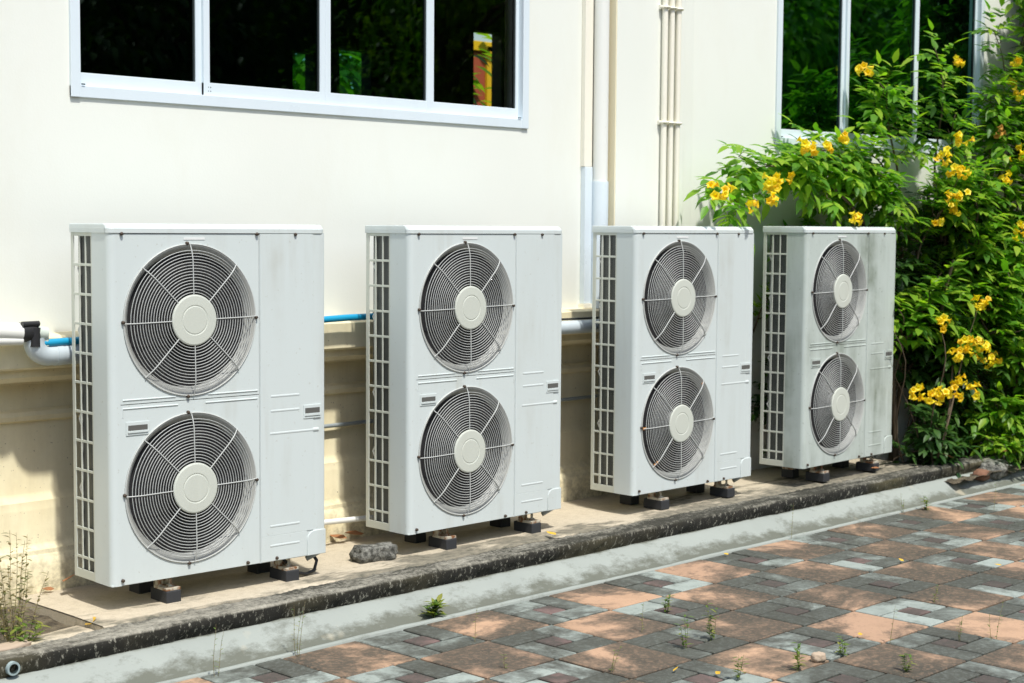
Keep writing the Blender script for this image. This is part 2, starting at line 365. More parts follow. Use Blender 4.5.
    for z in (1.18, .95, .62, .36): b.tube([(.008, .232, z), (.007, .244, z-.02), (.008, .228, z-.05)], .0035, 5)
    b.build('sensor_pipe', M['pvc_white'], t)
    # fans
    for k in (0, 1):
        cz = FZ[k]
        b = MB(); b.lathe([(FR+.006, .0015), (FR+.004, -.003), (FR-.003, -.003), (FR-.012, .008), (FR-.024, .022), (FR-.034, .045), (FR-.036, .062)], (FX, 0, cz), 72)
        sh = b.build('bell_mouth', M['shroud'], t)
        b = MB(); b.disc((FX, .0625, cz), FR-.030, 48, 0); b.build('opening', K, sh)
        f = MB()
        for q in range(4):
            a0 = q*PI/2 + .3 + k*.5; vs = []
            for i in range(7):
                r = .055 + (.235-.055)*i/6
                for j in range(6):
                    u = j/5; a = a0 + (u-.5)*(1.05 + .25*i/6) + .25*i/6
                    vs.append((FX + r*cos(a), .030 + .026*u, cz + r*sin(a)))
            f.add(vs, [(i*6+j, i*6+j+1, (i+1)*6+j+1, (i+1)*6+j) for i in range(6) for j in range(5)], 0, True)
        f.lathe([(.0, .020), (.05, .020), (.062, .026), (.062, .060)], (FX, 0, cz), 24)
        f.build('fan_blades', M['blade'], t)
        # wire guard: a shallow pan
        b = MB()
        def gy(r):
            if r < .215: return -.020
            x = (r-.215)/(.282-.215); return -.020 + .017*x*x if x < 1 else -.004
        r = .104
        while r < .270:
            b.tube([(FX + r*cos(2*PI*q/72), gy(r), cz + r*sin(2*PI*q/72)) for q in range(72)], .00140, 5, closed=True); r += .0112
        b.tube([(FX + .284*cos(2*PI*q/72), -.003, cz + .284*sin(2*PI*q/72)) for q in range(72)], .0024, 6, closed=True)
        for q in range(8):
            a = q*PI/4 + .02
            b.tube([(FX + rr*cos(a), gy(rr) - .0026, cz + rr*sin(a)) for rr in (.08, .16, .22, .235, .25, .262, .272, .280, .286)], .0022, 6)
        g = b.build('fan_guard', M['wire'], t)
        b = MB(); b.lathe([(.0, -.0275), (.050, -.0275), (.0525, -.0262), (.055, -.0262), (.0575, -.0275), (.090, -.0268), (.0945, -.025), (.096, -.021), (.093, -.015)], (FX, 0, cz), 64, smooth=False)
        b.build('hub_cap', M['plastic'], g)
        for q in (PI/2, -PI/2, PI, 0):
            b = MB(); a = q + .0
            b.lathe([(.0, -.010), (.0055, -.010), (.0065, -.006), (.0065, .001)], (FX + .287*cos(a) - (.018 if abs(q) == PI/2 else 0), 0, cz + .287*sin(a)), 10)
            b.build('screw', M['screw'], g)
    for x, z in ((.050, H-.003), (.632, H-.003), (.812, H-.004), (.042, .020), (.585, .012), (.72, .012)):
        b = MB(); b.lathe([(.0, -.0085), (.005, -.0085), (.0065, -.0055), (.0065, .001)], (x, -.002, z), 10)
        b.build('screw', M['screw'], t)
    # feet: four rubber blocks with bracket and bolt
    for x in (.262, .805):
        for y in (.068, D-.035):
            b = MB(); b.box(x-.032, x+.032, y-(.060 if y < .1 else .04), y+(.060 if y < .1 else .04), -.100, -.052); fo = b.build('foot', M['rubber'], t, .004)
            b = MB(); b.box(x-.031, x+.031, y-(.055 if y < .1 else .035), y+.035, -.052, -.041); b.box(x-.028, x-.010, y+.00, y+.034, -.041, -.001); b.box(x-.028, x+.028, y+.028, y+.034, -.041, -.001)
            b.build('bracket', M['zinc'], fo, .001)
            b = MB(); b.tube([(x+.008, y-.02, -.046), (x+.008, y-.02, -.012)], .006, 8); b.tube([(x+.008, y-.02, -.044), (x+.008, y-.02, -.034)], .014, 6); b.build('bolt', M['zinc'], fo)
    # pipe connections behind the valve cover
    b = MB()
    b.tube([(W+.002, .06, .10), (W+.022, .055, .085), (W+.03, .06, .045), (W+.018, .07, -.01), (W-.03, .09, -.035)], .011, 8)
    b.build('connection_pipe', M['steel_grey'], t)
    return t
U0 = make_unit('air_conditioner_unit', 'large white two-fan air conditioner nearest the left, beside the dry weeds')
spots = [(3.0949, 5.0481, -2.69), (4.5366, 5.0351, -.17), (5.9835, 4.9966, -.75), (7.3172, 4.9054, 1.46)]
labels = [None, 'second air conditioner from the left, grey stone block in front of its left corner',
          'third white two-fan air conditioner, with rust spots on its lower fan guard',
          'rightmost white two-fan air conditioner, darker and streaked, against the yellow flowering shrub']
ZB = .25
units = []
for i, (x, y, a) in enumerate(spots):
    u = U0 if i == 0 else copy_tree(U0)
    u.location = (x, y, ZB + (-.004, -.003, .003, .008)[i]); u.rotation_euler = (0, 0, R(a))
    if labels[i]: u['label'] = labels[i]
    units.append(u)
# the last one gets darker, streaked enamel; the third has rust on its lower guard
def walk(o):
    yield o
    for c in o.children: yield from walk(c)
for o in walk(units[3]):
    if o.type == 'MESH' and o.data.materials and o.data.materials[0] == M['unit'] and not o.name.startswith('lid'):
        o.data = o.data.copy(); o.data.materials[0] = M['unit_streaked']
m = mat('rust_spot', (.50, .22, .05), .9); M['rust'] = m
gs = [o for o in units[2].children if o.name.startswith('fan_guard')]
low = gs[1]
b = MB()
for a, r in ((PI+.02, .262), (PI+.02, .276), (PI*1.25+.02, .252), (PI*1.25+.02, .268), (PI*.25+.02, .262)):
    b.lathe([(.0, -.0), (.007, -.002), (.006, .004), (0, .005)], (FX+r*cos(a), -.016 if r < .26 else -.009, FZ[1]+r*sin(a)), 8)
b.build('rust_patch', M['rust'], low)

# ------------------------------------------------------------------ building
B = thing('building', 'cream painted building wall with sliding windows behind the air conditioners', 'building')
WY = 5.56
def wall_panel(mb, x0, x1, z0, z1, holes, y, th, fn=lambda x, y, z: (x, y, z), mi=0):
    xs = sorted({x0, x1, *[h[0] for h in holes], *[h[1] for h in holes]}); zs = sorted({z0, z1, *[h[2] for h in holes], *[h[3] for h in holes]})
    for i in range(len(xs)-1):
        for j in range(len(zs)-1):
            cx, cz = (xs[i]+xs[i+1])/2, (zs[j]+zs[j+1])/2
            if any(h[0] < cx < h[1] and h[2] < cz < h[3] for h in holes): continue
            for yy, fl in ((y, 0), (y+th, 1)):
                q = [fn(xs[i], yy, zs[j]), fn(xs[i+1], yy, zs[j]), fn(xs[i+1], yy, zs[j+1]), fn(xs[i], yy, zs[j+1])]
                mb.add(q if not fl else q[::-1], [(0, 1, 2, 3)], mi)
    for h in holes:
        q = [(h[0], h[2]), (h[1], h[2]), (h[1], h[3]), (h[0], h[3])]
        for k in range(4):
            (a, b_), (c, d) = q[k], q[(k+1) % 4]
            mb.add([fn(a, y, b_), fn(c, y, d), fn(c, y+th, d), fn(a, y+th, b_)], [(3, 2, 1, 0)], mi)
WL = (3.245, 5.795, 2.060, 3.22)
b = MB(); wall_panel(b, -3.0, 6.47, 1.10, 4.6, [WL], WY, .16); b.build('wall', M['wall'], B)
# right wing, turned six degrees towards the yard
A6 = R(-6); CX = 7.10
def rw(x, y, z): return (CX + x*cos(A6) - y*sin(A6), WY + x*sin(A6) + y*cos(A6), z)
WR = (.722, 2.79, 2.062, 3.22)
b = MB(); wall_panel(b, 0, 9.0, -.1, 4.6, [WR], 0, .16, rw); b.build('wall', M['wall'], B)
# column between them and the narrow strip beside it
b = MB(); b.box(6.365, 6.93, WY-.10, WY+.15, 1.14, 4.6); b.build('column', [M['wall']], B, .006)
b = MB(); b.box(6.93, 7.10, WY-.025, WY+.1, .1, 4.6); b.build('pilaster', M['wall'], B, .004)
b = MB(); b.box(6.357, 6.3645, WY-.097, WY-.001, 1.14, 4.6); b.build('lit_column_side', M['lit_column_side'], B)  # thin sheet that carries the warm side light as colour
# plinth profile (y, z)
prof = [(WY+.02, 1.152), (WY-.002, 1.152), (5.475, 1.146), (5.462, 1.138), (5.460, 1.030), (5.468, 1.022), (5.50, 1.020), (5.50, .99), (5.52, .97), (5.60, .965), (5.62, .95), (5.62, .856), (5.600, .846), (5.594, .83), (5.600, .812), (5.622, .804),
        (5.622, .53), (5.612, .512), (5.592, .497), (5.586, .470), (5.582, .462), (5.582, .335), (5.574, .322), (5.552, .312), (5.548, .296), (5.535, .285), (5.524, .262), (5.520, .250), (5.518, .02)]
def strip(mb, prof, x0, x1, dx, amp=0, sc=3, mi=0, smooth=True, xf=None):
    n = int((x1-x0)/dx) + 1; m = len(prof); vs = []
    for i in range(n+1):
        x = x0 + (x1-x0)*i/n
        for (y, z) in prof:
            d = noise.noise(Vector((x*sc, y*sc*2, z*sc*2)))*amp + noise.noise(Vector((x*sc*6, y*sc*6, z*sc*6)))*amp*.5
            p = (x, y + d*.6, z + d)
            vs.append(xf(p) if xf else p)
    mb.add(vs, [(i*m+k, i*m+k+1, (i+1)*m+k+1, (i+1)*m+k) for i in range(n) for k in range(m-1)], mi, smooth)
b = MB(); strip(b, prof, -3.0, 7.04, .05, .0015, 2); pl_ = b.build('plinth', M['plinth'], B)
md = pl_.modifiers.new('Edge', 'EDGE_SPLIT'); md.split_angle = R(35)
# windows
def window(holes, splits, fn, parent, glass):
    x0, x1, z0, z1 = holes; b = MB()
    fw = .042
    def bx(mb, a, c, y0, y1, d, e, mi=0):
        q = [fn(a,y0,d),fn(c,y0,d),fn(c,y1,d),fn(a,y1,d),fn(a,y0,e),fn(c,y0,e),fn(c,y1,e),fn(a,y1,e)]
        mb.add(q, [(0,3,2,1),(4,5,6,7),(0,1,5,4),(1,2,6,5),(2,3,7,6),(3,0,4,7)], mi)
    bx(b, x0-.0, x1+.0, -.010, .10, z0, z0+.045); bx(b, x0, x1, -.010, .10, z1-.05, z1)
    bx(b, x0, x0+fw, -.013, .10, z0+.0, z1); bx(b, x1-fw, x1, -.013, .10, z0, z1)
    bx(b, x0+fw, x1-fw, .060, .10, z0+.045, z0+.06)
    w = b.build('window', M['alu'], parent, .002)
    n = len(splits)-1
    for k in range(n):
        a, c = splits[k], splits[k+1]; yo = .008 if k in (1, 2) else .022
        if n == 3: yo = (.022, .008, .022)[k]
        zl, zh = z0+.0465, z1-.051; s = MB(); st = .030
        bx(s, a-.0, c, yo, yo+.026, zl, zl+.052); bx(s, a, c, yo, yo+.026, zh-.05, zh)
        bx(s, a, a+st, yo-.001, yo+.027, zl, zh); bx(s, c-st, c, yo-.001, yo+.027, zl, zh)
        bx(s, a+st, a+st+.005, yo+.004, yo+.02, zl+.052, zh-.05, 1); bx(s, c-st-.005, c-st, yo+.004, yo+.02, zl+.052, zh-.05, 1)
        sash = s.build('sash', [M['alu'], M['gasket']], w, .0015)
        g = MB(); q = [fn(a+st, yo+.013, zl+.05), fn(c-st, yo+.013, zl+.05), fn(c-st, yo+.013, zh-.04), fn(a+st, yo+.013, zh-.04)]
        g.add(q, [(0, 1, 2, 3)]); g.build('pane', M['glass_clear'] if (n == 4 and k == 3) else glass, w)
    b = MB(); bx(b, x0+.045, x0+.06, -.0145, -.0095, z0+.048, z0+.053, 0); bx(b, x1-.075, x1-.055, -.0145, -.0095, z0+.048, z0+.053, 0)
    for xx in (splits[1], splits[1]+.012):
        bx(b, xx+.02, xx+.0235, .0065, .009, z0+.078, z0+.0815, 0); bx(b, xx+.02, xx+.0235, .0065, .009, z0+.062, z0+.0655, 0)
    b.build('drain_slot', M['gasket'], w)
    return w
window(WL, [3.272, 3.870, 4.513, 5.150, 5.765], lambda x, y, z: (x, WY+y, z), B, M['glass'])
window(WR, [.745, 1.378, 2.09, 2.76], rw, B, M['glass_green'])
# dim rooms behind the glass, with small openings on the far side
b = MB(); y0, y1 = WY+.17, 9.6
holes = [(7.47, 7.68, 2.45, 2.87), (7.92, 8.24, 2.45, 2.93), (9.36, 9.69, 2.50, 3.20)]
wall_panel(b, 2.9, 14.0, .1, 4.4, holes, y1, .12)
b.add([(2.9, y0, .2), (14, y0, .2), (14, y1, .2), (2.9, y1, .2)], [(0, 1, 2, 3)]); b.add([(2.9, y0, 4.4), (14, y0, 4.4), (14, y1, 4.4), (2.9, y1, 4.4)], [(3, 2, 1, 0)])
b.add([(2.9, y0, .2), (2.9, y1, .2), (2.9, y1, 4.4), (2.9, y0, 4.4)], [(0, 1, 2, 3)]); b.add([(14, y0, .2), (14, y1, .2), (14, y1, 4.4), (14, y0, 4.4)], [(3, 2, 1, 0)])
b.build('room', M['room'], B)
b = MB(); b.box(-3.0, 15, WY-.02, 9.9, 4.6, 4.75); b.build('roof', M['wall'], B)

# yard shelter seen through the building's far opening
t = thing('garden_shelter', 'yellow framed shelter with a red panel seen through the window glass', 'shelter', (0, 0, 0))
b = MB(); b.box(11.90, 12.00, 12.0, 12.10, .0, 3.46); b.box(11.50, 11.56, 12.0, 12.09, .0, 3.40); b.box(11.45, 12.0, 12.0, 12.09, 3.401, 3.50); b.build('frame', M['yellow_paint'], t, .004)
b = MB(); b.box(11.70, 11.898, 12.03, 12.06, .2, 3.40); b.build('panel', M['red_paint'], t, .003)

# ------------------------------------------------------------------ ground
b = MB(); b.add([(-80, -80, -.06), (90, -80, -.06), (90, 90, -.06), (-80, 90, -.06)], [(0, 1, 2, 3)]); struct(b.build('ground', M['lawn']))
struct((lambda o: o)((lambda bb: (bb.add([(-12, -7, -.014), (30, -7, -.014), (30, 4.60, -.014), (-12, 4.60, -.014)], [(0, 1, 2, 3)]), bb.build('paving_bed', M['joint']))[1])(MB())))
# tiles: orange squares alternate with pinwheels of four grey slabs round a maroon square
P0, X0, Y0 = .3557, 3.5049, 4.5858
tm = MB(); tones = []
tr = random.Random(3)
def tile(x0, x1, y0, y1, mi, tone):
    g = .0055; x0 += g; x1 -= g; y0 += g; y1 -= g
    dz = tr.uniform(-.0018, .0018); tx = tr.uniform(-.004, .004); ty = tr.uniform(-.004, .004); bv = .004
    def zz(x, y): return dz + tx*(x-(x0+x1)/2) + ty*(y-(y0+y1)/2)
    o = [(x0, y0), (x1, y0), (x1, y1), (x0, y1)]; i_ = [(x0+bv, y0+bv), (x1-bv, y0+bv), (x1-bv, y1-bv), (x0+bv, y1-bv)]
    vs = [(x, y, zz(x, y)-.02) for x, y in o] + [(x, y, zz(x, y)-.0035) for x, y in o] + [(x, y, zz(x, y)) for x, y in i_]
    fs = [(8, 9, 10, 11)] + [(k, (k+1) % 4, 4+(k+1) % 4, 4+k) for k in range(4)] + [(4+k, 4+(k+1) % 4, 8+(k+1) % 4, 8+k) for k in range(4)]
    tm.add(vs, fs, mi); tones.extend([tone]*len(vs))
a_ = .345
for i in range(-16, 34):
    for j in range(0, 22):
        xa = X0 + P0*i; yb = Y0 - P0*j; xb = xa+P0; ya = yb-P0
        if (i + j) % 2 == 0: tile(xa, xb, ya, yb, 0, tr.random())
        else:
            def T_(i0, i1, j0, j1, mi, tone): tile(xa+P0*i0, xa+P0*i1, yb-P0*j1, yb-P0*j0, mi, tone)
            T_(0, 1-a_, 0, a_, 1, tr.random()); T_(1-a_, 1, 0, 1-a_, 1, tr.random()); T_(a_, 1, 1-a_, 1, 1, tr.random()); T_(0, a_, a_, 1, 1, tr.random()); T_(a_, 1-a_, a_, 1-a_, 2, tr.random())
pv = tm.build('pavement', [M['tile_orange'], M['tile_grey'], M['tile_red']])
at = pv.data.attributes.new('tone', 'FLOAT', 'POINT'); at.data.foreach_set('value', tones); struct(pv)
# gutter, kerb and slab
b = MB(); strip(b, [(4.590, -.02), (4.590, .002), (4.594, .004), (4.611, .004), (4.617, .000), (4.632, -.008), (4.655, -.006), (4.68, .006), (4.71, .026), (4.74, .048), (4.765, .064), (4.785, .074), (4.82, .077)], -3, 9.55, .04, .004, 2.2)
struct(b.build('gutter', M['gutter']))
def kerb_xf(p):
    x, y, z = p
    if x < 3.1:
        k = min(1, (3.1-x)/.5); y += .0*k; z -= .012*k*max(0, (z-.06)/.1)
    return (x, y, z)
b = MB(); strip(b, [(4.806, .050), (4.800, .070), (4.794, .084), (4.788, .098), (4.783, .110), (4.780, .124), (4.781, .136), (4.786, .1425), (4.797, .146), (4.83, .1475), (4.855, .148), (4.880, .149), (4.893, .1485), (4.8985, .142), (4.900, .12)], -3, 9.4, .010, .0065, 14, xf=kerb_xf)
struct(b.build('kerb', M['kerb']))
b = MB()
strip(b, [(4.9035, .12), (4.905, .145), (4.912, .149), (4.94, .150), (5.0, .150), (5.1, .150), (5.2, .150), (5.3, .150), (5.4, .150), (5.50, .151), (5.56, .152)], 2.972, 8.60, .03, .003, 5)
b.box(2.973, 3.0, 4.903, 5.55, .05, .1455)
struct(b.build('slab', M['slab']))
def soil(x0, x1, y0, y1, z, nx, ny, name, mt, amp=.02):
    b = MB(); vs = [(x0+(x1-x0)*i/nx, y0+(y1-y0)*j/ny, z + amp*noise.fractal(Vector((x0+(x1-x0)*i/nx, y0+(y1-y0)*j/ny, 3))*3.5, .7, 2, 4)) for i in range(nx+1) for j in range(ny+1)]
    b.add(vs, [(i*(ny+1)+j, (i+1)*(ny+1)+j, (i+1)*(ny+1)+j+1, i*(ny+1)+j+1) for i in range(nx) for j in range(ny)], 0, True)
    return struct(b.build(name, mt))
soil(-3, 2.972, 4.89, 5.53, .116, 120, 16, 'soil_bed', M['soil'], .022)
soil(8.61, 16, 4.66, 5.9, .055, 150, 30, 'planting_bed', M['soil'], .04)
b = MB(); strip(b, [(4.905, .10), (4.91, .124), (4.99, .126), (5.08, .122), (5.10, .10)], 2.55, 2.968, .03, .008, 6); struct(b.build('concrete_edging', M['slab']))

# ------------------------------------------------------------------ pipes
def pipe(name, label, pts, r, mt, cat='pipe', seg=14, extra=None, group=None):
    b = MB(); b.tube(pts, r, seg); o = b.build(name, mt)
    return tag(o, label, cat, group)
def bend(c, r, d0, d1, n=8):  # quarter bend from direction d0 to d1
    d0, d1, c = Vector(d0), Vector(d1), Vector(c)
    return [c + (-d1*cos(a) + d0*sin(a))*r + d1*r - d0*0 for a in [PI/2*k/n for k in range(n+1)]]
b = MB()
zc = 1.080; yc = 5.405
pts = [(4.30, yc, zc+.004), (3.9, yc, zc+.003), (3.09, yc, zc)] + [(3.05 - .055*sin(a), yc, zc + .055 - .055*cos(a)) for a in [PI/2*k/8 for k in range(9)]] + [(2.995, yc, zc+.066)]
b.tube(pts, .041, 20); b.tube([(3.075, yc, zc), (3.10, yc, zc)], .0425, 20)
tag(b.build('drain_pipe', M['pvc_grey']), 'fat grey plastic pipe with an upturned elbow left of the first air conditioner', 'pipe')
pipe('drain_pipe', 'grey plastic pipe on the ledge between the second and third air conditioners', [(5.35, 5.415, 1.066), (6.0, 5.415, 1.066), (6.9, 5.415, 1.066)], .034, M['pvc_grey'])
pipe('cable', 'thin black cable on top of the ledge between second and third air conditioners', [(5.45, 5.42, 1.105), (5.9, 5.42, 1.1075), (6.5, 5.42, 1.106), (6.95, 5.42, 1.11)], .0055, M['cable'], 'cable', 8)
t = thing('insulated_pipe', 'pale lagged pipe with black tape entering at the left edge above the ledge', 'pipe', (2.9, 5.4, 1.17))
b = MB(); b.tube([(-1.2, .0, .02), (-.4, 0, .012), (-.05, 0, .006), (.04, 0, -.002)], .034, 16); b.tube([(-1.2, -.012, -.012), (-.4, -.012, -.018), (.035, -.01, -.03)], .018, 12); b.build('lagging', M['pvc_white'], t)
b = MB(); b.tube([(.035, 0, .0), (.075, 0, -.002), (.10, 0, -.004)], [.036, .037, .030], 14); b.tube([(.085, -.02, .015), (.085, -.02, -.055)], .020, 12); b.tube([(.03, -.025, .03), (.10, -.02, .03)], .011, 8); b.build('tape', M['tape'], t, .002)
b = MB(); b.tube([(.095, -.01, -.004), (.135, -.01, -.01)], .026, 12); b.tube([(.128, -.015, -.0), (.132, -.015, -.055)], .013, 10); b.build('fitting', M['clearplastic'], t)
pipe('water_pipe', 'bright blue water pipe running along the ledge behind the first two air conditioners', [(3.005, 5.385, 1.125), (3.04, 5.385, 1.126), (3.3, 5.39, 1.132), (3.9, 5.41, 1.150), (4.5, 5.41, 1.167), (4.66, 5.405, 1.168)], .0145, M['blue'])
pipe('pipe_coupling', 'black rubber plug on the end of the blue pipe beside the second air conditioner', [(4.655, 5.403, 1.168), (4.70, 5.40, 1.167)], .019, M['tape'], 'coupling')
pipe('conduit', 'thin grey conduit along the recessed plinth between air conditioners', [(4.1, 5.598, .665), (5.2, 5.598, .668), (6.4, 5.598, .672), (7.0, 5.598, .672)], .0095, M['steel_grey'], 'conduit', 10)
pipe('drain_hose', 'white plastic pipe low between the first and second air conditioners', [(4.02, 5.36, .205), (4.2, 5.42, .266), (4.4, 5.43, .268), (4.66, 5.43, .256), (5.0, 5.43, .24)], .0125, M['pvc_white'])
pipe('cable', 'looped black cable hanging under the right end of the first air conditioner', [(3.90, 5.10, .245), (3.92, 5.07, .20), (3.95, 5.05, .172), (3.99, 5.05, .160), (4.04, 5.06, .166), (4.07, 5.08, .20), (4.05, 5.12, .26)], .007, M['cable'], 'cable', 8)
# vertical runs
t = thing('downpipe', 'white vertical downpipe beside the column between the windows', 'pipe', (6.297, WY-.050, 0))
b = MB(); b.tube([(0, 0, 1.80), (0, 0, 4.6)], .040, 20); b.build('upper_section', M['pvc_white'], t)
b = MB(); b.tube([(0, 0, 1.15), (0, 0, 1.81)], .045, 20); b.build('lower_section', M['alu'], t)
t = thing('cable_trunking', 'narrow cream box trunking running down the wall left of the downpipe', 'trunking', (6.228, WY-.018, 0))
b = MB(); b.box(-.030, .030, -.010, .017, 1.885, 4.6); b.build('upper_section', M['pipe_cream'], t, .002)
b = MB(); b.box(-.026, .032, -.014, .017, 1.175, 1.884); b.build('lower_section', M['alu'], t, .002)
b = MB(); b.box(-.034, .044, -.023, .017, 1.150, 1.174); b.build('end_cap', M['pipe_cream'], t, .002)
for k, x in enumerate((6.728, 6.785, 6.842)):
    lb = ('left of three slim cream pipes clipped up the column', 'middle of three slim cream pipes clipped up the column', 'right of three slim cream pipes clipped up the column')[k]
    pipe('wall_pipe', lb, [(x, WY-.122, .2), (x, WY-.122, 4.59)], .0165, M['pipe_cream'], 'pipe', 14, group='slim pipes on the column')
for z, lb in ((2.745, 'upper cream clamp holding the three slim pipes'), (2.135, 'lower cream clamp holding the three slim pipes')):
    b = MB(); b.box(6.70, 6.872, -.0, .012, -.011, .011); b.v = [(x, WY-.113+y, z+q) for x, y, q in b.v]
    for x in (6.728, 6.785, 6.842): b.tube([(x+.021*cos(a), WY-.125+.021*sin(a), z) for a in [PI*1.0+PI*k/10 for k in range(11)]], .006, 6)
    for x in (6.704, 6.757, 6.813, 6.868): b.tube([(x, WY-.130, z), (x, WY-.112, z)], .007, 8)
    tag(b.build('pipe_clamp', M['pipe_cream']), lb, 'clamp', 'clamps on the slim pipes')
# drain stub in the kerb
t = thing('drain_outlet', 'short pale blue pipe end poking out of the black kerb at the bottom left', 'pipe', (2.552, 4.768, 0.108))
b = MB(); b.tube([(0, .0, 0), (0, .10, 0)], .023, 18, cap=False); b.lathe([(.016, .0), (.023, .0)], (0, 0, 0), 18); b.build('rim', M['pvc_old'], t)
b = MB(); b.lathe([(.0, .02), (.0165, .02), (.0165, -.0005)], (0, 0, 0), 18); b.build('bore', M['hole'], t)

# ------------------------------------------------------------------ stones
def stone(name, label, loc, size, seed, mt=None, boxy=.5, rz=0, cat='stone', group=None):
    b = MB(); n = 14; vs = []
    for i in range(n+1):
        for j in range(2*n):
            th = PI*i/n; ph = PI*j/n; d = Vector((sin(th)*cos(ph), sin(th)*sin(ph), cos(th)))
            mx = max(abs(d.x), abs(d.y), abs(d.z)); d2 = d/(mx**boxy)
            k = 1 + .18*noise.fractal(d*1.7 + Vector((seed, 0, 0)), .8, 2, 4)
            vs.append((d2.x*size[0]*k, d2.y*size[1]*k, d2.z*size[2]*k))
    fs = [(i*2*n+j, (i+1)*2*n+j, (i+1)*2*n+(j+1) % (2*n), i*2*n+(j+1) % (2*n)) for i in range(n) for j in range(2*n)]
    b.add(vs, fs, 0, True); o = b.build(name, mt or M['stone']); o.location = loc; o.rotation_euler = (0, 0, rz)
    return tag(o, label, cat, group)
stone('stone_block', 'rough grey stone block on the slab before the second air conditioner', (4.405, 5.105, .180), (.098, .052, .036), 2, boxy=.75, rz=R(-8))
M['redstone'] = paint('red_brown_stone', (.20, .10, .06), dirt=(.08, .07, .05), amt=.9, rough=.9)
M['pebble'] = mat('tan_stone', (.42, .33, .24), .9)
stone('pebble', 'small tan stone lying on the paving near the front', (4.879, 3.187, .014), (.028, .022, .018), 5, M['pebble'], cat='stone')
stone('rock', 'grey rock beneath the shrub at the end of the kerb', (9.22, 4.78, .08), (.15, .10, .06), 9, boxy=.4, rz=.3)
stone('rock', 'reddish brown stone beside the grey rock under the shrub', (8.98, 4.72, .07), (.06, .045, .035), 12, M['redstone'], boxy=.3)
stone('brick_piece', 'broken reddish stone among the weeds at the left edge', (2.62, 4.945, .125), (.09, .035, .018), 17, M['pebble'], boxy=.8, rz=.15)

# ------------------------------------------------------------------ leaves helpers
def leaflet(mb, p, d, up, L, wd, mi=0, curl=.25):
    d = d.normalized(); s = d.cross(up)
    s = s.normalized() if s.length > 1e-4 else d.orthogonal().normalized(); u = s.cross(d)
    def q(t, w, z=0): return p + d*(L*t) + s*(wd*w) + u*(L*(z - curl*t*t))
    vs = [q(0, 0), q(.30, .46, .05), q(.62, .36, .04), q(1, 0), q(.62, -.36, .04), q(.30, -.46, .05), q(.32, 0), q(.64, 0)]
    mb.add(vs, [(0, 6, 1), (1, 6, 7, 2), (2, 7, 3), (0, 5, 6), (5, 4, 7, 6), (4, 3, 7)], mi, True)
def compound(mb, p, d, up, L, rg, n=3, mi=0, sc=1.0):
    """pinnate leaf: n pairs of lance leaflets and an end one"""
    d = d.normalized(); s = d.cross(up); s = s.normalized() if s.length > 1e-3 else d.orthogonal().normalized()
    droop = rg.uniform(.15, .5)
    def pt(t): return p + d*(L*t) - Vector((0, 0, 1))*(L*droop*t*t)
    for k in range(n):
        t = .28 + .6*k/n; q = pt(t); ll = L*(.52 - .06*k)*rg.uniform(.85, 1.15)*sc
        for sg in (-1, 1):
            dd = d*.62 + s*sg*rg.uniform(.65, .95) + Vector((0, 0, -.15 - droop*t)) + Vector((rg.uniform(-.15, .15), rg.uniform(-.15, .15), rg.uniform(-.12, .12)))
            leaflet(mb, q, dd, up + Vector((rg.uniform(-.3, .3), rg.uniform(-.3, .3), 0)), ll*1.15, ll*.50, mi, rg.uniform(.05, .3))
    leaflet(mb, pt(.9), d + Vector((0, 0, -droop*1.4)), up, L*.60*sc, L*.26*sc, mi, rg.uniform(.05, .3))
def flower_cluster(name, loc, rg, n, r, parent, old=False):
    b = MB()
    for _ in range(n):
        dr = Vector((rg.gauss(0, 1) - .3, rg.gauss(0, 1) - .7, rg.gauss(0, .8) - .1)).normalized()
        p = Vector((rg.gauss(0, r*.5), rg.gauss(0, r*.45), rg.gauss(0, r*.5))); s = dr.orthogonal().normalized(); w = dr.cross(s)
        Lf = rg.uniform(.030, .040); rf = rg.uniform(.013, .019); m_ = 10; vs = []
        for t, rr in ((0, .12), (.35, .34), (.75, .55), (1.0, 1.0), (1.03, 1.35)):
            for k in range(m_):
                a = 2*PI*k/m_; q = rr*(1.0 if t < .9 else (1.12 if k % 2 == 0 else .80))
                vs.append(p + dr*(Lf*(t - (.12 if (t > 1.01 and k % 2 == 0) else 0))) + (s*cos(a) + w*sin(a))*rf*q)
        b.add(vs, [(i*m_+k, i*m_+(k+1) % m_, (i+1)*m_+(k+1) % m_, (i+1)*m_+k) for i in range(4) for k in range(m_)], 0, True)
    return b.build(name, M['petal_old'] if old else M['petal'], parent, loc=loc)

